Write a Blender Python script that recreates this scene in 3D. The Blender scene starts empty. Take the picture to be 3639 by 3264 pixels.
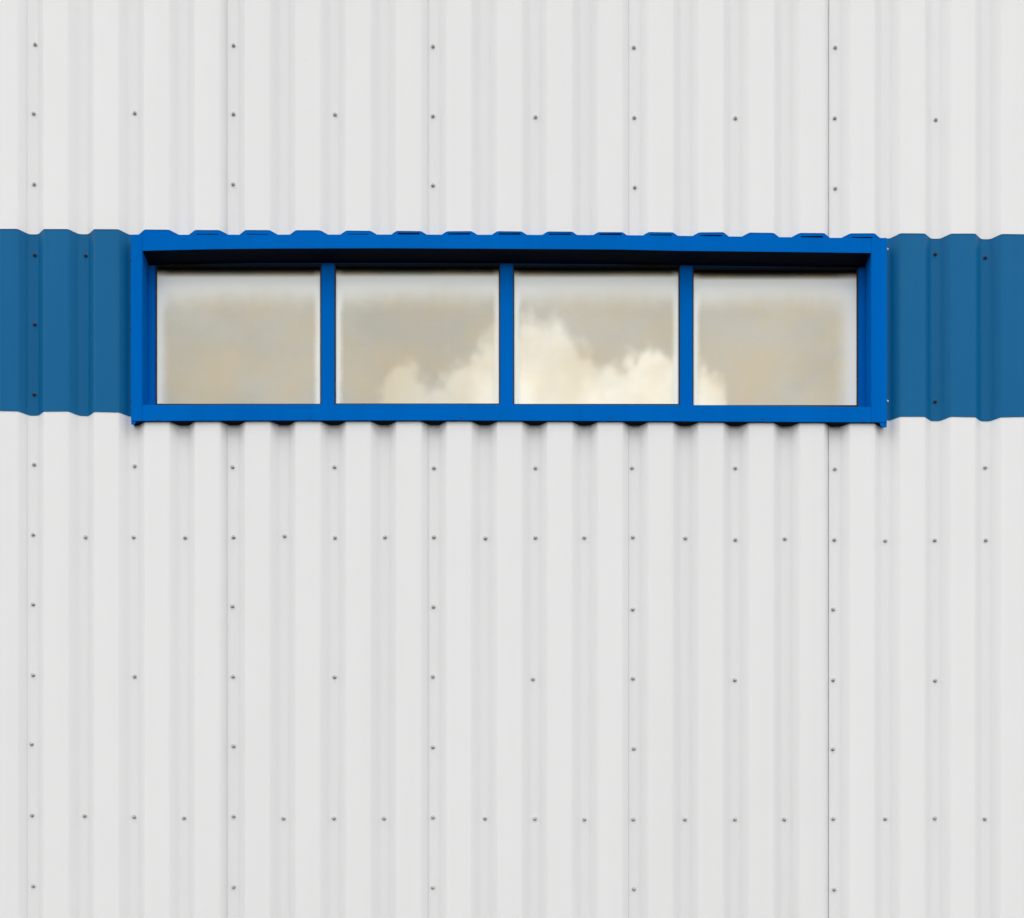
import bpy, bmesh, math, random
from mathutils import Vector
random.seed(7)
R = math.radians
scene = bpy.context.scene
col = scene.collection

# ------------------------------------------------------------------ measures
# photograph measured on a 2029 x 1820 grid; the wall's valley plane is y = 0
S = 0.0020867          # metres per grid step on the valley plane
D = 5.55               # camera to valley plane
YH = 2130.0            # grid row of the eye level
XC = 1014.5
ZC = 1.60              # eye height

def X(px, y=0.0):
    return (px - XC) * S * (D + y) / D
def Z(py, y=0.0):
    return ZC + (YH - py) * S * (D + y) / D

# ------------------------------------------------------------------ camera
cam_d = bpy.data.cameras.new('camera')
cam = bpy.data.objects.new('camera', cam_d); col.objects.link(cam)
cam.location = (0, -D, ZC); cam.rotation_euler = (R(90), 0, 0)
cam_d.sensor_width = 36.0
cam_d.lens = 36.0 * D / (2029 * S)
cam_d.shift_y = (YH - 910.0) / 2029.0
cam_d.clip_start = 0.05; cam_d.clip_end = 2000
scene.camera = cam

# ------------------------------------------------------------------ nodes helper
class NT:
    def __init__(self, tree):
        self.t = tree; self.n = tree.nodes; self.l = tree.links
    def add(self, kind, **kw):
        nd = self.n.new(kind)
        for k, v in kw.items():
            setattr(nd, k, v)
        return nd
    def put(self, sock, v):
        if isinstance(v, bpy.types.NodeSocket):
            self.l.new(v, sock)
        elif v is not None:
            sock.default_value = v
    def math(self, op, a, b=None, c=None, clamp=False):
        nd = self.add('ShaderNodeMath', operation=op, use_clamp=clamp)
        for i, v in enumerate((a, b, c)):
            if v is not None: self.put(nd.inputs[i], v)
        return nd.outputs[0]
    def mrange(self, v, a, b, c=0.0, d=1.0, smooth=True):
        nd = self.add('ShaderNodeMapRange', interpolation_type='SMOOTHSTEP' if smooth else 'LINEAR')
        self.put(nd.inputs[0], v)
        for i, w in enumerate((a, b, c, d)): self.put(nd.inputs[i + 1], w)
        return nd.outputs[0]
    def mix(self, f, a, b, blend='MIX'):
        nd = self.add('ShaderNodeMix', data_type='RGBA', blend_type=blend)
        self.put(nd.inputs[0], f); self.put(nd.inputs[6], a); self.put(nd.inputs[7], b)
        return nd.outputs[2]
    def noise(self, vec, scale, detail=4.0, rough=0.5, dim='3D'):
        nd = self.add('ShaderNodeTexNoise', noise_dimensions=dim)
        if vec is not None: self.l.new(vec, nd.inputs['Vector'])
        nd.inputs['Scale'].default_value = scale
        nd.inputs['Detail'].default_value = detail
        nd.inputs['Roughness'].default_value = rough
        return nd.outputs['Fac']
    def comb(self, x, y, z):
        nd = self.add('ShaderNodeCombineXYZ')
        for i, v in enumerate((x, y, z)): self.put(nd.inputs[i], v)
        return nd.outputs[0]
    def scale(self, vec, s):
        nd = self.add('ShaderNodeVectorMath', operation='MULTIPLY')
        self.l.new(vec, nd.inputs[0]); nd.inputs[1].default_value = s
        return nd.outputs[0]

def rgb(c): return (c[0], c[1], c[2], 1.0)

# ------------------------------------------------------------------ sky
SUN_EL, SUN_AZ = 48.0, -14.0        # sun in front of the wall, a little to the left
SKY_STRENGTH = 0.10
VEIL = (6.7, 6.75, 6.85)            # thin bright cloud layer over the blue
CLOUD = (20.2, 20.1, 19.8)
world = bpy.data.worlds.new('World'); scene.world = world
world.use_nodes = True
w = NT(world.node_tree); w.n.clear()
sky = w.add('ShaderNodeTexSky', sky_type='NISHITA')
sky.sun_disc = False
sky.sun_elevation = R(SUN_EL)
sky.sun_rotation = R(180.0 + SUN_AZ)
sky.dust_density = 2.0
tc = w.add('ShaderNodeTexCoord')
sep = w.add('ShaderNodeSeparateXYZ'); w.l.new(tc.outputs['Generated'], sep.inputs[0])
dx, dy, dz = sep.outputs
ny = w.math('MAXIMUM', w.math('MULTIPLY', dy, -1.0), 0.05)
u = w.math('DIVIDE', dx, ny)
v = w.math('DIVIDE', dz, ny)
K = S / D
def U(px): return (px - XC) * K
def V(py): return (YH - py) * K
# a cumulus bank standing over the yard in front of the building: its skyline as heights over azimuth
skyline = [(250, 860), (420, 800), (520, 880), (640, 850), (745, 800), (770, 725), (786, 688), (812, 692), (838, 716), (856, 738),
           (880, 716), (905, 702), (930, 682), (960, 655), (985, 646), (1020, 642), (1050, 628), (1080, 612), (1106, 618),
           (1124, 634), (1150, 660), (1172, 676), (1186, 702), (1200, 718), (1225, 712), (1250, 708), (1272, 696), (1290, 682),
           (1308, 690), (1330, 704), (1380, 700), (1414, 706), (1434, 722), (1444, 850), (1600, 900), (1760, 840)]
U0, U1 = U(200), U(1830)
H0, H1 = V(920), V(560)
n1 = w.noise(tc.outputs['Generated'], 16.0, 3.0, 0.6)
n2 = w.noise(w.scale(tc.outputs['Generated'], (1.0, 1.0, 1.0)), 55.0, 2.0, 0.6)
n3 = w.noise(tc.outputs['Generated'], 130.0, 2.0, 0.6)
wob = w.math('ADD', w.math('MULTIPLY', w.math('SUBTRACT', n1, 0.5), 0.020), w.math('MULTIPLY', w.math('SUBTRACT', n2, 0.5), 0.014))
uu = w.math('ADD', u, wob)
tpos = w.math('DIVIDE', w.math('SUBTRACT', uu, U0), U1 - U0)
curve = w.add('ShaderNodeFloatCurve')
cm = curve.mapping; cm.use_clip = True
c0 = cm.curves[0]
pts = [(0.0, (V(880) - H0) / (H1 - H0))] + [((U(a) - U0) / (U1 - U0), (V(b) - H0) / (H1 - H0)) for a, b in skyline] + [(1.0, (V(880) - H0) / (H1 - H0))]
c0.points[0].location = pts[0]; c0.points[1].location = pts[-1]
for p in pts[1:-1]: c0.points.new(*p)
for p in c0.points: p.handle_type = 'VECTOR'
cm.update()
w.put(curve.inputs['Value'], tpos)
hgt = w.math('ADD', w.math('MULTIPLY', curve.outputs[0], H1 - H0), H0)
dep = w.math('ADD', w.math('SUBTRACT', hgt, v), w.math('ADD', w.math('MULTIPLY', w.math('SUBTRACT', n2, 0.5), 0.026), w.math('MULTIPLY', w.math('SUBTRACT', n3, 0.5), 0.018)))
def lumps(scale):
    vn = w.add('ShaderNodeTexVoronoi', feature='F1'); vn.inputs['Scale'].default_value = scale
    off = w.add('ShaderNodeTexNoise'); off.inputs['Scale'].default_value = scale * 0.6; off.inputs['Detail'].default_value = 1.0; w.l.new(tc.outputs['Generated'], off.inputs['Vector'])
    sc = w.scale(off.outputs['Color'], (0.9 / scale,) * 3)
    ad = w.add('ShaderNodeVectorMath', operation='ADD'); w.l.new(tc.outputs['Generated'], ad.inputs[0]); w.l.new(sc, ad.inputs[1])
    w.l.new(ad.outputs[0], vn.inputs['Vector'])
    return w.math('SUBTRACT', 0.42, vn.outputs['Distance'])
l1, l2 = lumps(52.0), lumps(125.0)
dep = w.math('ADD', dep, w.math('ADD', w.math('MULTIPLY', l1, 0.017), w.math('MULTIPLY', l2, 0.011)))
bank = w.math('ADD', w.mrange(dep, -0.004, 0.017, 0.0, 0.72), w.mrange(dep, 0.0, 0.085, 0.0, 0.30))
front = w.mrange(w.math('MULTIPLY', dy, -1.0), 0.1, 0.3)
side_fade = w.math('MULTIPLY', w.mrange(u, U(690), U(840), 0.45, 1.0), w.mrange(u, U(1980), U(1700)))
bank = w.math('MULTIPLY', w.math('MULTIPLY', bank, front), side_fade)
# body of the bank: brighter towards its lit heart, greyer to its left flank
body_n = w.noise(tc.outputs['Generated'], 9.0, 3.0, 0.55)
puff = w.mrange(w.math('ADD', l1, w.math('MULTIPLY', l2, 0.5)), -0.2, 0.35, 0.90, 1.04)
heart = w.math('MULTIPLY', puff, w.math('MULTIPLY', w.mrange(u, U(840), U(1070), 0.56, 1.0), w.mrange(body_n, 0.34, 0.62, 0.74, 1.06)))
bank = w.math('MULTIPLY', bank, heart)
# the rest of the sky: broken cloud
gen = w.noise(w.scale(tc.outputs['Generated'], (1.0, 1.0, 1.8)), 2.6, 4.0, 0.55)
broken = w.mrange(gen, 0.36, 0.58, 0.15, 0.85)
keep = w.math('SUBTRACT', 1.0, w.math('MULTIPLY', front, w.math('MULTIPLY', w.mrange(v, 0.15, 0.3), w.mrange(v, 0.9, 0.68))))
broken = w.math('MULTIPLY', broken, keep)
cl = w.math('MAXIMUM', bank, broken)
veil_n = w.noise(w.scale(tc.outputs['Generated'], (1, 1, 2)), 3.4, 1.0, 0.5)
veiled = w.mix(w.mrange(veil_n, 0.2, 0.8, 0.84, 0.97, False), sky.outputs[0], rgb(VEIL))
wisp = w.noise(w.scale(tc.outputs['Generated'], (1.0, 1.0, 1.5)), 13.0, 4.0, 0.6)
zen = w.mrange(dz, 0.0, 1.0, 0.80, 1.20, False)         # an overcast sky is brighter overhead
zen = w.math('MULTIPLY', zen, w.mrange(wisp, 0.36, 0.66, 0.93, 1.13))
lift = w.math('MULTIPLY', w.math('MULTIPLY', zen, w.mrange(dx, -0.05, 0.35, 0.95, 1.14)), w.mrange(w.noise(tc.outputs['Generated'], 6.0, 1.0, 0.5), 0.3, 0.7, 0.93, 1.07))
vm = w.add('ShaderNodeVectorMath', operation='SCALE'); w.l.new(veiled, vm.inputs[0]); w.put(vm.inputs[3], lift)
skycol = w.mix(cl, vm.outputs[0], rgb(CLOUD))
bg = w.add('ShaderNodeBackground'); w.put(bg.inputs[0], skycol); bg.inputs[1].default_value = SKY_STRENGTH
wo = w.add('ShaderNodeOutputWorld'); w.l.new(bg.outputs[0], wo.inputs[0])

# ------------------------------------------------------------------ sun (behind thin cloud)
sd = bpy.data.lights.new('sun', 'SUN'); sun = bpy.data.objects.new('sun', sd); col.objects.link(sun)
sd.energy = 0.5; sd.angle = R(110); sd.color = (1.0, 0.98, 0.955)
el, az = R(SUN_EL), R(SUN_AZ)
to_sun = Vector((math.sin(az) * math.cos(el), -math.cos(az) * math.cos(el), math.sin(el)))
sun.rotation_euler = to_sun.to_track_quat('Z', 'Y').to_euler()

scene.view_settings.view_transform = 'Standard'
scene.view_settings.look = 'None'
scene.view_settings.exposure = 0.43
scene.view_settings.gamma = 1.0
scene.view_settings.use_curve_mapping = False
scene.cycles.use_denoising = True
scene.cycles.max_bounces = 8

# ------------------------------------------------------------------ materials
def new_mat(name):
    m = bpy.data.materials.new(name); m.use_nodes = True
    t = NT(m.node_tree)
    return m, t, t.n['Principled BSDF']

def coated(name, base, rough, spec, var=0.03, bump=0.10, stain=0.0):
    """Factory-coated sheet steel: faint mottling, fine orange peel, slow dents."""
    m, t, p = new_mat(name)
    co = t.add('ShaderNodeTexCoord').outputs['Object']
    big = t.noise(t.scale(co, (1.6, 1.6, 0.5)), 1.5, 5.0, 0.55)
    streak = t.noise(t.scale(co, (22.0, 22.0, 0.8)), 1.0, 3.0, 0.5)
    f = t.math('ADD', t.math('MULTIPLY', big, 0.6), t.math('MULTIPLY', streak, 0.4))
    k = t.mrange(f, 0.3, 0.7, 1.0 - var, 1.0 + var, False)
    k = t.math('MULTIPLY', k, t.mrange(t.add('ShaderNodeObjectInfo').outputs['Random'], 0.0, 1.0, 0.985, 1.01, False))
    cmul = t.add('ShaderNodeVectorMath', operation='SCALE')
    cmul.inputs[0].default_value = base[:3]; t.put(cmul.inputs[3], k)
    c = cmul.outputs[0]
    if stain:
        sp = t.noise(co, 38.0, 2.0, 0.5)
        specks = t.mrange(sp, 0.77, 0.82, 0.0, stain)
        c = t.mix(specks, c, rgb((0.30, 0.29, 0.27)))
    t.put(p.inputs['Base Color'], c)
    rn = t.noise(co, 7.0, 4.0, 0.6)
    t.put(p.inputs['Roughness'], t.mrange(rn, 0.3, 0.7, rough - 0.05, rough + 0.06, False))
    p.inputs['Specular IOR Level'].default_value = spec
    fine = t.noise(co, 900.0, 2.0, 0.6)
    dent = t.noise(t.scale(co, (3.0, 1.0, 1.2)), 1.6, 2.0, 0.5)
    b1 = t.add('ShaderNodeBump'); b1.inputs['Strength'].default_value = bump; b1.inputs['Distance'].default_value = 0.0004
    t.put(b1.inputs['Height'], fine)
    b2 = t.add('ShaderNodeBump'); b2.inputs['Strength'].default_value = 0.5; b2.inputs['Distance'].default_value = 0.006
    t.put(b2.inputs['Height'], dent); t.l.new(b1.outputs[0], b2.inputs['Normal'])
    t.l.new(b2.outputs[0], p.inputs['Normal'])
    return m

def plain(name, base, rough, metal=0.0, spec=0.5):
    m, t, p = new_mat(name)
    co = t.add('ShaderNodeTexCoord').outputs['Object']
    n = t.noise(co, 60.0, 3.0, 0.6)
    c = t.mix(t.mrange(n, 0.3, 0.7, 0.0, 1.0, False), rgb([x * 0.88 for x in base]), rgb([min(1, x * 1.1) for x in base]))
    t.put(p.inputs['Base Color'], c)
    p.inputs['Roughness'].default_value = rough; p.inputs['Metallic'].default_value = metal
    p.inputs['Specular IOR Level'].default_value = spec
    return m

M_WHITE = coated('white_coated_steel', (0.73, 0.73, 0.732), 0.42, 0.25, 0.014, 0.10, 0.10)
M_BAND = coated('blue_coated_steel', (0.0, 0.108, 0.268), 0.45, 0.10, 0.07, 0.25)
M_FRAME = coated('bright_blue_flashing', (0.0, 0.114, 0.450), 0.55, 0.0, 0.08, 0.3)
M_CORE = plain('dark_backing', (0.03, 0.03, 0.032), 0.8)
M_RUBBER = plain('black_rubber', (0.012, 0.012, 0.013), 0.6, 0, 0.3)
M_SHADE = plain('dark_navy_shade', (0.005, 0.008, 0.016), 0.9, 0, 0.1)  # shade put into the colour of the added head and sill fillers
M_SCREW = plain('zinc_screw', (0.42, 0.42, 0.415), 0.4, 0.5)
M_SCREW_B = plain('dark_blue_screw', (0.006, 0.022, 0.05), 0.45, 0.0)
M_ROOF = plain('grey_roof_sheet', (0.32, 0.33, 0.34), 0.5)

def glass_material():
    """Bronze reflective glass with a pale diffuse film round its edges."""
    m, t, p = new_mat('bronze_window_glass')
    t.n.remove(p)
    out = t.n['Material Output']
    tcd = t.add('ShaderNodeTexCoord')
    g = t.add('ShaderNodeSeparateXYZ'); t.l.new(tcd.outputs['Generated'], g.inputs[0])
    co = tcd.outputs['Object']
    oi = t.add('ShaderNodeObjectInfo')
    oc = t.add('ShaderNodeSeparateColor'); t.l.new(oi.outputs['Color'], oc.inputs[0])
    n = t.noise(co, 9.0, 5.0, 0.6); nb = t.noise(co, 2.6, 3.0, 0.5)
    w1 = t.math('MULTIPLY', t.math('SUBTRACT', n, 0.5), 22.0)
    w2 = t.math('MULTIPLY', t.math('SUBTRACT', nb, 0.5), 40.0)
    wv = t.math('ADD', w1, w2)
    left = t.math('ADD', t.math('MULTIPLY', g.outputs[0], 324.0), t.math('MULTIPLY', wv, 0.22))
    right = t.math('ADD', t.math('MULTIPLY', t.math('SUBTRACT', 1.0, g.outputs[0]), 324.0), t.math('MULTIPLY', wv, 0.22))
    top = t.math('ADD', t.math('MULTIPLY', t.math('SUBTRACT', 1.0, g.outputs[2]), 278.0), t.math('ADD', w2, t.math('MULTIPLY', w1, 0.3)))
    lw = t.math('MULTIPLY', oc.outputs[0], 100.0)
    rw = t.math('MULTIPLY', oc.outputs[1], 100.0)
    fl = t.mrange(left, 3.0, lw, 0.92, 0.0)
    fr = t.mrange(right, 3.0, rw, 0.92, 0.0)
    clean = t.mrange(t.math('MULTIPLY', t.math('SUBTRACT', 1.0, g.outputs[2]), 278.0), 5.0, 22.0)
    ft = t.math('MULTIPLY', t.mrange(top, 30.0, 90.0, 1.0, 0.0), clean)
    film_patches = t.mrange(t.noise(t.scale(co, (2, 2, 2)), 2.0, 4.0, 0.5), 0.32, 0.68, 0.20, 0.40)
    inv = lambda q: t.math('SUBTRACT', 1.0, q)
    edge = t.math('MULTIPLY', clean, inv(t.math('MULTIPLY', t.math('MULTIPLY', inv(fl), inv(fr)), inv(ft))))
    film = inv(t.math('MULTIPLY', inv(edge), inv(t.math('MULTIPLY', film_patches, clean))))
    tan = t.mix(t.mrange(t.noise(t.scale(co, (1.0, 1.0, 1.3)), 3.6, 4.0, 0.55), 0.35, 0.65), rgb((0.50, 0.48, 0.33)), rgb((0.62, 0.49, 0.25)))
    filmcol = t.mix(edge, tan, rgb((0.88, 0.90, 0.875)))
    dif = t.add('ShaderNodeBsdfDiffuse'); t.put(dif.inputs[0], filmcol)
    glo = t.add('ShaderNodeBsdfGlossy'); glo.inputs['Roughness'].default_value = 0.022
    glo.inputs['Color'].default_value = rgb((0.415, 0.40, 0.358))
    wav = t.add('ShaderNodeBump'); wav.inputs['Strength'].default_value = 0.2; wav.inputs['Distance'].default_value = 0.0012
    t.put(wav.inputs['Height'], t.noise(co, 3.0, 1.0, 0.5)); t.l.new(wav.outputs[0], glo.inputs['Normal'])
    mx = t.add('ShaderNodeMixShader'); t.put(mx.inputs[0], film)
    t.l.new(glo.outputs[0], mx.inputs[1]); t.l.new(dif.outputs[0], mx.inputs[2])
    t.l.new(mx.outputs[0], out.inputs[0])
    return m
M_GLASS = glass_material()

def asphalt():
    m, t, p = new_mat('worn_asphalt')
    co = t.add('ShaderNodeTexCoord').outputs['Object']
    n = t.noise(co, 0.6, 6.0, 0.6); f = t.noise(co, 120.0, 2.0, 0.6)
    k = t.math('MULTIPLY', t.math('ADD', n, f), 0.5)
    t.put(p.inputs['Base Color'], t.mix(k, rgb((0.022, 0.022, 0.023)), rgb((0.055, 0.054, 0.052))))
    p.inputs['Roughness'].default_value = 0.9
    b = t.add('ShaderNodeBump'); b.inputs['Distance'].default_value = 0.004; t.put(b.inputs['Height'], f)
    t.l.new(b.outputs[0], p.inputs['Normal'])
    return m

# ------------------------------------------------------------------ mesh helpers
def link(name, me, parent=None, label=None, cat=None, group=None, kind=None):
    o = bpy.data.objects.new(name, me); col.objects.link(o)
    if parent: o.parent = parent
    if label: o['label'] = label
    if cat: o['category'] = cat
    if group: o['group'] = group
    if kind: o['kind'] = kind
    return o

def from_bm(name, bm, mat, parent=None, **kw):
    bmesh.ops.recalc_face_normals(bm, faces=bm.faces)
    me = bpy.data.meshes.new(name); bm.to_mesh(me); bm.free()
    me.materials.append(mat)
    return link(name, me, parent, **kw)

def loft(bm, rings, caps=True):
    """rings: list of equal-length point lists"""
    vs = [[bm.verts.new(p) for p in r] for r in rings]
    n = len(rings[0])
    for a, b in zip(vs[:-1], vs[1:]):
        for i in range(n):
            bm.faces.new((a[i], a[(i + 1) % n], b[(i + 1) % n], b[i]))
    if caps:
        bm.faces.new(vs[0][::-1]); bm.faces.new(vs[-1])

def box(bm, x0, x1, y0, y1, z0, z1):
    loft(bm, [[(x, y0, z0), (x, y1, z0), (x, y1, z1), (x, y0, z1)] for x in (x0, x1)])

def bevel(bm, w, seg=2):
    bmesh.ops.bevel(bm, geom=[e for e in bm.edges if len(e.link_faces) == 2 and e.calc_face_angle(0) > 0.5],
                    offset=w, segments=seg, profile=0.6, affect='EDGES', clamp_overlap=True)

# ------------------------------------------------------------------ the ground
bm = bmesh.new()
bmesh.ops.create_grid(bm, x_segments=8, y_segments=8, size=300)
ground = from_bm('ground', bm, asphalt(), kind='structure')
ground['label'] = 'dark asphalt yard in front of the metal clad wall'

# ------------------------------------------------------------------ the warehouse
wh = link('warehouse', None, label='warehouse wall of white corrugated metal sheets with a blue band and one long blue window', cat='building')
HX0, HX1, HTOP, HDEEP = -6.2, 6.6, 6.6, 9.0

PITCH = 99.2 * S
XV0 = X(67.3)                         # centre of the valley numbered 0
CREST, VAL = 0.100, 0.038             # flat widths
DEPTH = 0.035
TH = 0.0009

def profile(x0, x1):
    """(x, depth 0..1) polyline of the rolled profile between x0 and x1; bends are rounded"""
    pts = []
    fac = (PITCH - CREST - VAL) / 2
    n0 = int(math.floor((x0 - XV0) / PITCH)) - 1
    n1 = int(math.ceil((x1 - XV0) / PITCH)) + 1
    for n in range(n0, n1 + 1):
        c = XV0 + n * PITCH
        ks = [(c - VAL / 2 - fac, 1), (c - VAL / 2, 0), (c + VAL / 2, 0), (c + VAL / 2 + fac, 1)]
        for i, (kx, kd) in enumerate(ks):
            # round each bend: tangent points 6 mm either side and two points on the arc between
            r = 0.0065 if kd else 0.0105
            L = math.hypot(fac, DEPTH)
            flat = (-1 if i in (0, 2) else 1)
            # direction along the flat and along the facet
            if i == 0: a, b = (-1, 0), (fac / L, -DEPTH / L)
            elif i == 1: a, b = (-fac / L, DEPTH / L), (1, 0)
            elif i == 2: a, b = (-1, 0), (fac / L, DEPTH / L)
            else: a, b = (-fac / L, -DEPTH / L), (1, 0)
            P0 = (kx + a[0] * r, kd * DEPTH + a[1] * r); P2 = (kx + b[0] * r, kd * DEPTH + b[1] * r); P1 = (kx, kd * DEPTH)
            for tt in (0.0, 0.33, 0.67, 1.0):
                q = [(1 - tt) ** 2 * P0[j] + 2 * tt * (1 - tt) * P1[j] + tt * tt * P2[j] for j in (0, 1)]
                pts.append((q[0], q[1]))
    out = []
    for (a, b) in zip(pts[:-1], pts[1:]):
        for (p, q, s) in ((a, b, x0), (a, b, x1)):
            if p[0] < s < q[0]:
                f = (s - p[0]) / (q[0] - p[0]); out.append((s, p[1] + f * (q[1] - p[1])))
    out += [p for p in pts if x0 <= p[0] <= x1]
    return sorted(out)

def sheet(name, x0, x1, zlo, zhi, off, mat, label=None):
    """one profiled sheet; zlo and zhi are functions of x"""
    bm = bmesh.new()
    pr = profile(x0, x1)
    ring = [(x, -d - off) for x, d in pr] + [(x, -d - off + TH) for x, d in reversed(pr)]
    zmid = lambda x, f: zlo(x) + (zhi(x) - zlo(x)) * f
    loft(bm, [[(x, y, zmid(x, f)) for x, y in ring] for f in (0.0, 1.0)], caps=False)
    n = len(pr)
    bm.verts.ensure_lookup_table()
    for lev, fl in ((0, 0), (1, 1)):
        base = lev * 2 * n
        for i in range(n - 1):
            bm.faces.new([bm.verts[base + j] for j in (i, i + 1, 2 * n - 2 - i, 2 * n - 1 - i)])
    bmesh.ops.recalc_face_normals(bm, faces=bm.faces)
    bm.normal_update()
    for f in bm.faces: f.smooth = True
    for e in bm.edges:
        if e.calc_face_angle(0) > 0.9: e.smooth = False
    return from_bm(name, bm, mat, wh, label=label)

def lin(p0, p1, y):
    """straight edge through two measured points lying at depth y"""
    x0, x1 = X(p0[0], y), X(p1[0], y); z0, z1 = Z(p0[1], y), Z(p1[1], y)
    return lambda x: z0 + (z1 - z0) * (x - x0) / (x1 - x0)

def ragged(f, amp, seed):
    rr = random.Random(seed); ph = [rr.uniform(0, 6.28) for _ in range(4)]
    return lambda x: f(x) + amp * (math.sin(x * 7.3 + ph[0]) * 0.5 + math.sin(x * 19.1 + ph[1]) * 0.35 + math.sin(x * 43 + ph[2]) * 0.25)

YCR = -DEPTH
band_top = ragged(lin((20, 454.8), (2000, 465.0), YCR), 0.0011, 3)
band_bot = ragged(lin((20, 815.8), (2000, 827.2), YCR), 0.0016, 5)
LAP = 0.03
seams = [51.8, 449.4, 848.0, 1246.0, 1642.6]
# measured side laps, then the same module on to both ends of the building
mod = 4 * PITCH
sx = [X(p, -0.018) for p in seams]
left_end = sx[0]
while left_end - mod > HX0: left_end -= mod; sx.insert(0, left_end)
right_end = sx[-1]
while right_end + mod < HX1: right_end += mod; sx.append(right_end)
gaps = {X(1642.6, -0.018): 0.0021, X(848.0, -0.018): 0.0007, X(1246.0, -0.018): 0.0006}
edges = [HX0] + sx + [HX1]
WIN_L, WIN_R = X(259.0, -0.047), X(1757.6, -0.047)
cladding = []                                        # (object, x0, x1, tier)
for i, (a, b) in enumerate(zip(edges[:-1], edges[1:])):
    ga = gaps.get(a, 0.0005) / 2; gb = gaps.get(b, 0.0005) / 2
    x0, x1 = a + ga, b - gb
    if x1 - x0 < 0.03: continue
    # lower tier: tucked behind the band, or behind the sill of the window
    o = sheet('cladding_sheet', x0, x1, lambda x: 0.06, lambda x: band_bot(x) + LAP if not (WIN_L < x < WIN_R) else Z(822), 0.0, M_WHITE)
    cladding.append((o, a, b, 'low'))
    o = sheet('cladding_sheet', x0, x1, band_top, lambda x: HTOP - 0.1, 0.0032, M_WHITE)
    cladding.append((o, a, b, 'top'))
    for (p, q) in ((x0, min(x1, WIN_L + 0.02)), (max(x0, WIN_R - 0.02), x1)):
        if q - p > 0.03:
            o = sheet('blue_cladding_sheet', p, q, band_bot, lambda x: band_top(x) + LAP, 0.0016, M_BAND,
                      'blue corrugated metal sheet of the band level with the window')
            cladding.append((o, p, q, 'band'))

# backing behind the sheets, with the window opening left out, and the rest of the building
OL, OR, OB, OT = X(262), X(1755), Z(840), Z(462)
bm = bmesh.new()
YB0, YB1 = 0.012, 0.09
box(bm, HX0, OL, YB0, YB1, 0, HTOP - 0.05)
box(bm, OR, HX1, YB0, YB1, 0, HTOP - 0.05)
box(bm, OL, OR, YB0, YB1, 0, OB)
box(bm, OL, OR, YB0, YB1, OT, HTOP - 0.05)
from_bm('backing_wall', bm, M_CORE, wh)
bm = bmesh.new(); box(bm, HX0, HX0 + 0.1, YB1 + 0.002, HDEEP, 0, HTOP - 0.05); from_bm('side_wall', bm, M_WHITE, wh)
bm = bmesh.new(); box(bm, HX1 - 0.1, HX1, YB1 + 0.002, HDEEP, 0, HTOP - 0.05); from_bm('side_wall', bm, M_WHITE, wh)
bm = bmesh.new(); box(bm, HX0 + 0.102, HX1 - 0.102, HDEEP - 0.1, HDEEP, 0, HTOP - 0.05); from_bm('rear_wall', bm, M_WHITE, wh)
bm = bmesh.new(); box(bm, HX0 - 0.05, HX1 + 0.05, -0.09, HDEEP + 0.05, HTOP - 0.045, HTOP + 0.03); from_bm('roof', bm, M_ROOF, wh)

# ------------------------------------------------------------------ screws
def screw_mesh(name, mat):
    bm = bmesh.new()
    def ring(r, y, n, ph=0.0):
        return [(r * math.cos(ph + 2 * math.pi * i / n), y, r * math.sin(ph + 2 * math.pi * i / n)) for i in range(n)]
    N = 12
    loft(bm, [ring(0.0072, 0.0006, N), ring(0.0077, -0.0024, N)])               # sealing washer
    k = len(bm.faces)
    loft(bm, [ring(0.0078, -0.0022, N), ring(0.0078, -0.0031, N), ring(0.0056, -0.0044, N)])   # metal flange
    loft(bm, [ring(0.0047, -0.0042, 6, 0.3), ring(0.0047, -0.0090, 6, 0.3), ring(0.0036, -0.0100, 6, 0.3)])
    bmesh.ops.recalc_face_normals(bm, faces=bm.faces)
    me = bpy.data.meshes.new(name)
    bm.to_mesh(me); bm.free()
    me.materials.append(mat); me.materials.append(M_RUBBER)
    for i, p in enumerate(me.polygons):
        p.material_index = 1 if i < k else 0
    return me
ME_SCREW = screw_mesh('screw', M_SCREW)
ME_SCREW_B = screw_mesh('blue_screw', M_SCREW_B)

rows = {
 'top': [(70, 89), (463, 91), (858, 93), (1256, 95), (1655, 95),
         (67, 226), (267, 225), (463, 227), (664, 228), (858, 231), (1061, 233), (1257, 234), (1457, 235), (1654, 235), (1854, 238),
         (68, 366), (462, 366), (858, 368), (1258, 372), (1655, 374)],
 'band': [(69, 506), (170, 507), (69, 643), (68, 782), (1853, 504), (1952, 511), (1853, 796)],
 'low': [(68, 921), (267, 924), (461, 926), (663, 926), (860, 928), (1061, 928), (1252, 928), (1457, 928), (1654, 930), (1952, 927),
         (66, 1060), (170, 1065), (265, 1065), (367, 1066), (463, 1065), (564, 1063), (664, 1066), (763, 1065), (860, 1065), (962, 1067),
         (1061, 1066), (1158, 1066), (1254, 1065), (1358, 1067), (1457, 1070), (1555, 1068), (1653, 1070), (1754, 1072), (1852, 1071), (1953, 1071),
         (66, 1198), (461, 1202), (859, 1203), (1254, 1208), (1651, 1208),
         (66, 1338), (267, 1341), (462, 1341), (663, 1342), (858, 1341), (1056, 1346), (1254, 1345), (1456, 1348), (1651, 1348), (1853, 1349),
         (63, 1475), (463, 1479), (858, 1481), (1256, 1484), (1650, 1485),
         (64, 1616), (168, 1617), (266, 1619), (365, 1621), (463, 1618), (562, 1622), (662, 1622), (761, 1622), (858, 1620), (961, 1622),
         (1060, 1623), (1158, 1624), (1255, 1624), (1357, 1624), (1456, 1624), (1554, 1624), (1651, 1623), (1754, 1623), (1852, 1622), (1951, 1623),
         (66, 1756), (463, 1758), (858, 1759), (1256, 1762), (1653, 1763)],
}
OFF = {'top': 0.0032, 'band': 0.0016, 'low': 0.0}
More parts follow.
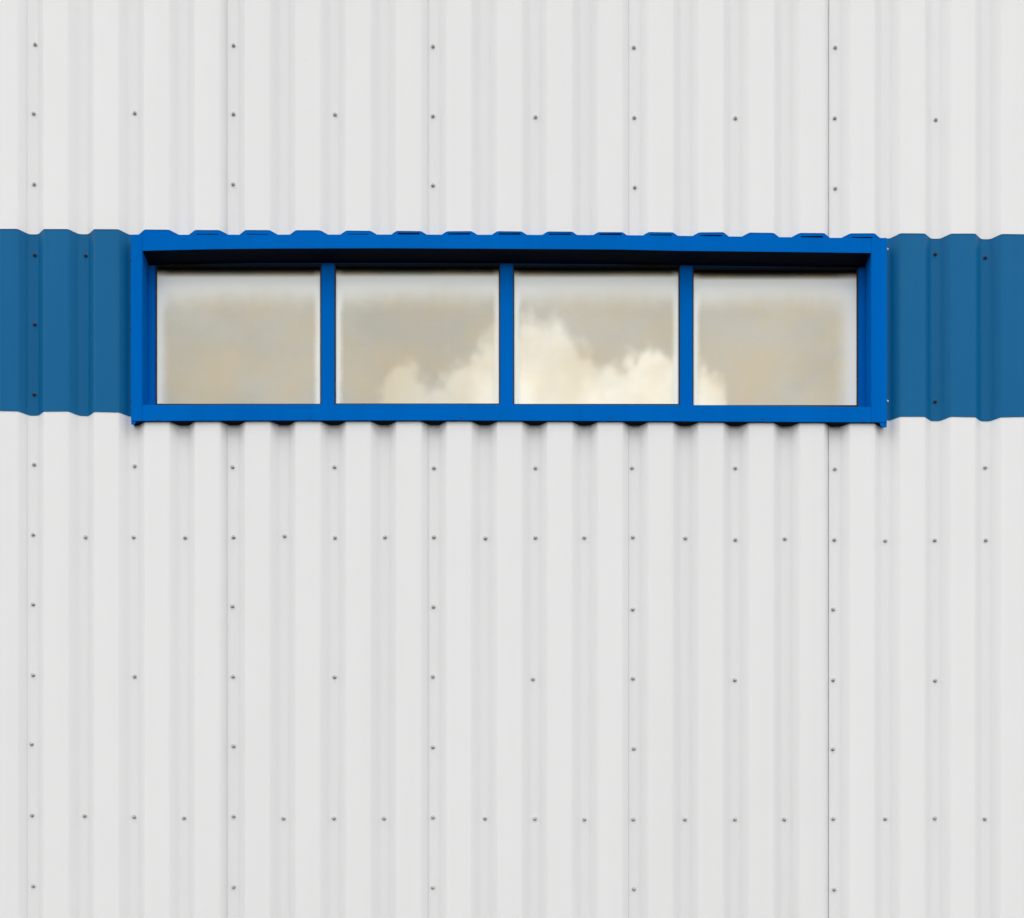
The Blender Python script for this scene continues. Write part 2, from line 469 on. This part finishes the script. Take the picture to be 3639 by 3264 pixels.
for tier, lst in rows.items():
    for px, py in lst:
        y = -OFF[tier]
        x, z = X(px, y), Z(py, y)
        host = next(o for o, a, b, t in cladding if t == tier and a <= x <= b)
        s = link('screw', ME_SCREW_B if tier == 'band' else ME_SCREW, host)
        s.location = (x, y, z)
        s.rotation_euler = (random.uniform(-0.10, 0.10), random.uniform(0, 6.28), random.uniform(-0.10, 0.10))

# ------------------------------------------------------------------ the window
win = link('window', None, wh, label='long four paned window in a deep bright blue metal frame')
YF = -0.047                 # front of the frame flashings, proud of the crests
YM = 0.046                  # front of the mullions
YG = 0.056                  # front of the glass
YR = 0.085                  # back of the frame

def beam(name, stations, y0, y1, mat=M_FRAME, bev=0.0015, parent=win):
    """member running in x: stations (x, zlow, zhigh)"""
    bm = bmesh.new()
    loft(bm, [[(x, y0, a), (x, y1, a), (x, y1, b), (x, y0, b)] for x, a, b in stations])
    bevel(bm, bev)
    return from_bm(name, bm, mat, parent)

# jambs, each running past the sill and ending in a tongue
def jamb(xa, xb, top_a, top_b, bot_a, bot_b, tongue, tip):
    bm = bmesh.new()
    za, zb = Z(top_a, YF), Z(top_b, YF); ya, yb = Z(bot_a, YF), Z(bot_b, YF)
    x0, x1 = X(xa, YF), X(xb, YF)
    t = 0.0016
    sec = [(x0, YR), (x0, YF), (x1, YF), (x1, YR), (x1 - t, YR), (x1 - t, YF + t), (x0 + t, YF + t), (x0 + t, YR)]
    fz = lambda lo, hi, x: lo + (hi - lo) * (x - x0) / (x1 - x0)
    loft(bm, [[(x, y, fz(ya, yb, x)) for x, y in sec], [(x, y, fz(za, zb, x)) for x, y in sec]])
    # closed top
    loft(bm, [[(x0 + t, YF + t, zz), (x1 - t, YF + t, zz), (x1 - t, YR, zz), (x0 + t, YR, zz)] for zz in (min(za, zb) - 0.004, min(za, zb) - 0.002)])
    (ta, tb), (ba, bb) = tongue
    zt = min(ya, yb) + 0.002; zp = Z(tip, YF)
    loft(bm, [[(X(ta, YF), y, zt), (X(tb, YF), y, zt), (X(bb, YF), y, zp), (X(ba, YF), y, zp)] for y in (YF + 0.0022, YF + 0.0036)])
    return from_bm('jamb', bm, M_FRAME, win)
jamb(259.6, 281.6, 465.4, 465.1, 834.6, 834.4, ((259.8, 270.0), (259.8, 266.0)), 841.2)
jamb(1726.6, 1757.4, 471.6, 472.0, 837.0, 837.2, ((1742.0, 1757.2), (1747.0, 1757.2)), 846.8)

HS = [(281.9, 496.9, 465.2), (424, 493.7, 464.9), (523, 492.5, 464.8), (753, 491.8, 464.6), (997, 492.9, 465.0), (1227, 494.4, 465.6),
      (1338, 496.8, 467.0), (1500, 498.6, 469.0), (1620, 500.0, 470.6), (1726.3, 501.3, 471.8)]
bm = bmesh.new()
rings = []; frings = []
for p, a, b in HS:
    x, zl, zh = X(p, YF), Z(a, YF), Z(b, YF)
    y0 = YF + 0.001; t = 0.0016
    rings.append([(x, y0, zl), (x, y0, zh - 0.001), (x, y0 + 0.001, zh), (x, YR, zh), (x, YR, zh - t), (x, y0 + t, zh - t), (x, y0 + t, zl)])
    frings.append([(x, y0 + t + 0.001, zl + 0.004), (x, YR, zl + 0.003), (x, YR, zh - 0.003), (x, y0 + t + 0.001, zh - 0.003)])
loft(bm, rings)
from_bm('head_flashing', bm, M_FRAME, win)
bm = bmesh.new(); loft(bm, frings); from_bm('shade_filler', bm, M_SHADE, win)  # added near-black fill, its colour painting the shade under the head
SS = [(281.9, 834.2, 802.6), (520, 833.2, 801.9), (900, 833.0, 801.4), (1338, 834.8, 802.8), (1726.3, 836.9, 806.6)]
bm = bmesh.new()
rings = []
for p, a, b in SS:
    x, zl, zh = X(p, YF), Z(a, YF), Z(b, YF)
    y0 = YF + 0.001; t = 0.0016
    rings.append([(x, y0, zl), (x, y0, zh - 0.001), (x, y0 + 0.001, zh), (x, YR, zh - 0.004), (x, YR, zh - 0.006), (x, y0 + t, zh - 0.002), (x, y0 + t, zl)])
loft(bm, rings)
from_bm('sill_flashing', bm, M_FRAME, win)
# dark filler added behind the sill lip; its colour stands in for shade
bm = bmesh.new()
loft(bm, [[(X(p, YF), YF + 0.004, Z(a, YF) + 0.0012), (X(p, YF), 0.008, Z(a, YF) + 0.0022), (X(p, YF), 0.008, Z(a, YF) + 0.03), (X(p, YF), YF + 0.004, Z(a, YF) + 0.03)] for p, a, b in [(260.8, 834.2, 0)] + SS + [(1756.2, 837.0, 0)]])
from_bm('shade_filler', bm, M_SHADE, win)

# inner frame: top rail, side stiles, mullions
HEADZ = lambda p: Z(492, YF)
def interp(st, p, k):
    for a, b in zip(st[:-1], st[1:]):
        if a[0] <= p <= b[0]: return a[k] + (b[k] - a[k]) * (p - a[0]) / (b[0] - a[0])
    return st[0][k] if p < st[0][0] else st[-1][k]
RAIL = 0.005
def head_under(px):  # underside of the head flashing
    return Z(interp(HS, px, 1), YF)
rail = [(X(p, YM), head_under(p) - RAIL, head_under(p) - 0.0005) for p in (288, 424, 523, 753, 997, 1227, 1338, 1500, 1620, 1720)]
rail[0] = (X(281.9, YF), rail[0][1], rail[0][2]); rail[-1] = (X(1726.3, YF), rail[-1][1], rail[-1][2])
beam('top_rail', rail, YM + 0.007, YR - 0.004, bev=0.0005)
rail_low = lambda px: head_under(px) - RAIL - 0.0005
SILLTOP = Z(812, YF)
def upright(name, pa, pb, x0=None, x1=None):
    a = X(pa, YM) if x0 is None else x0; b = X(pb, YM) if x1 is None else x1
    bm = bmesh.new(); box(bm, a, b, YM, YR - 0.004, SILLTOP, rail_low((pa + pb) / 2))
    bevel(bm, 0.001)
    return from_bm(name, bm, M_FRAME, win)
upright('stile', 282, 307.5, x0=X(281.9, YF))
upright('stile', 1701.0, 1727, x1=X(1726.3, YF))
upright('mullion', 637.0, 662.4)
upright('mullion', 991.4, 1016.2)
upright('mullion', 1347.6, 1371.8)
bm = bmesh.new(); box(bm, X(281.9, YF), X(1726.3, YF), YM + 0.02, YR - 0.004, Z(815, YF), Z(806, YF)); from_bm('bottom_rail', bm, M_FRAME, win)

# panes and their gaskets
panes = [(307.5, 637.0, 0.30, 0.20), (662.4, 991.4, 0.20, 0.17), (1016.2, 1347.6, 0.18, 0.20), (1371.8, 1701.0, 0.19, 0.55)]
for pa, pb, fl, fr in panes:
    x0, x1 = X(pa, YM) + 0.0003, X(pb, YM) - 0.0003
    zt = rail_low((pa + pb) / 2) ; zb = SILLTOP + 0.002
    zt -= 0.0004
    G = 0.0055
    bm = bmesh.new()
    box(bm, x0, x0 + G, YM + 0.003, YG + 0.004, zb, zt)
    box(bm, x1 - G, x1, YM + 0.003, YG + 0.004, zb, zt)
    box(bm, x0 + G, x1 - G, YM + 0.003, YG + 0.004, zt - G, zt)
    zs = Z(interp(SS, (pa + pb) / 2, 2) - 2.3, YM)
    box(bm, x0 + G, x1 - G, YM + 0.003, YG - 0.001, zb, zs)
    from_bm('gasket', bm, M_RUBBER, win)
    bm = bmesh.new()
    hw, hh = (x1 - x0) / 2 - G * 0.6, (zt - zb) / 2 - G * 0.3
    box(bm, -hw, hw, 0, 0.006, -hh, hh)
    o = from_bm('pane', bm, M_GLASS, win)
    o.location = ((x0 + x1) / 2, YG, (zt + zb) / 2 - G * 0.3)
    o.rotation_euler = (random.uniform(-0.0012, 0.0012), 0, random.uniform(-0.0012, 0.0012))
    o.color = (fl, fr, 0, 1)

# profile closures over the head: crest-shaped tabs continuing under the white sheets, most with a gap below
slots = [0, 1.3, 1.0, 0, 1.1, 2.6, 2.2, 2.2, 2.3, 2.3, 1.9, 1.6, 0, 2.3, 1.6]
fac = (PITCH - CREST - VAL) / 2
for k in range(15):
    cx = XV0 + (2.5 + k) * PITCH
    half = CREST / 2 + fac + VAL * 0.42
    prf = [(x, -d - 0.0018) for x, d in profile(cx - half, cx + half)]
    ztop = band_top(cx) + 0.012
    zface = Z(interp(HS, XC + cx / S * 1.0085, 2), YF)
    rise = 0.0105 * (zface - ZC) / (D + YF)       # a sight line over the head climbs this much to the crest
    zslot = zface + (rise + slots[k] * S if slots[k] else 0.0008)
    r0 = random.uniform(-0.0008, 0.0008); r1 = random.uniform(-0.0008, 0.0008)
    def low(x, y):
        f = (x - cx) / CREST
        if slots[k] and abs(f) < 0.46: return zslot + r0 * (0.5 - f) + r1 * (0.5 + f)
        return zface + 0.0008
    bm = bmesh.new()
    n = len(prf)
    loops = [[(x, y, low(x, y)) for x, y in prf], [(x, y, ztop) for x, y in prf]]
    vf = [[bm.verts.new(p) for p in row] for row in loops]
    vb = [[bm.verts.new((p[0], p[1] + 0.0012, p[2])) for p in row] for row in loops]
    for i in range(n - 1):
        bm.faces.new((vf[0][i], vf[0][i + 1], vf[1][i + 1], vf[1][i]))
        bm.faces.new((vb[0][i], vb[1][i], vb[1][i + 1], vb[0][i + 1]))
        bm.faces.new((vf[0][i], vb[0][i], vb[0][i + 1], vf[0][i + 1]))
        bm.faces.new((vf[1][i], vf[1][i + 1], vb[1][i + 1], vb[1][i]))
    for i in (0, n - 1):
        bm.faces.new((vf[0][i], vf[1][i], vb[1][i], vb[0][i]))
    from_bm('closure_tab', bm, M_FRAME, win)

# small rivets through the flashings
def rivet_mesh():
    bm = bmesh.new()
    rings = [[(r * math.cos(2 * math.pi * i / 10), y, r * math.sin(2 * math.pi * i / 10)) for i in range(10)]
             for r, y in ((0.0036, 0.0), (0.0036, -0.0010), (0.0022, -0.0022), (0.0006, -0.0024))]
    loft(bm, rings)
    bmesh.ops.recalc_face_normals(bm, faces=bm.faces)
    me = bpy.data.meshes.new('rivet'); bm.to_mesh(me); bm.free(); me.materials.append(M_SCREW_B)
    return me
ME_RIVET = rivet_mesh()
for px, py in [(312.5, 831.0), (612.5, 828.8), (913.4, 828.0), (1210.5, 828.2), (1511, 830.4), (1711, 832.2), (1732, 833.2)]:
    r = link('rivet', ME_RIVET, win); r.location = (X(px, YF), YF + 0.001, Z(py, YF))
for px, py in [(1758.0, 491.6), (1758.4, 793.0)]:
    s = link('screw', ME_SCREW, win)
    s.location = (X(1757.4, YF), YF + 0.012, Z(py, YF)); s.rotation_euler = (0, 0, R(90))
for py in (510, 646, 788.5):
    s = link('screw', ME_SCREW_B, win)
    s.location = (X(259.8, YF), YF + 0.016, Z(py, YF)); s.rotation_euler = (0, 0, R(-90))
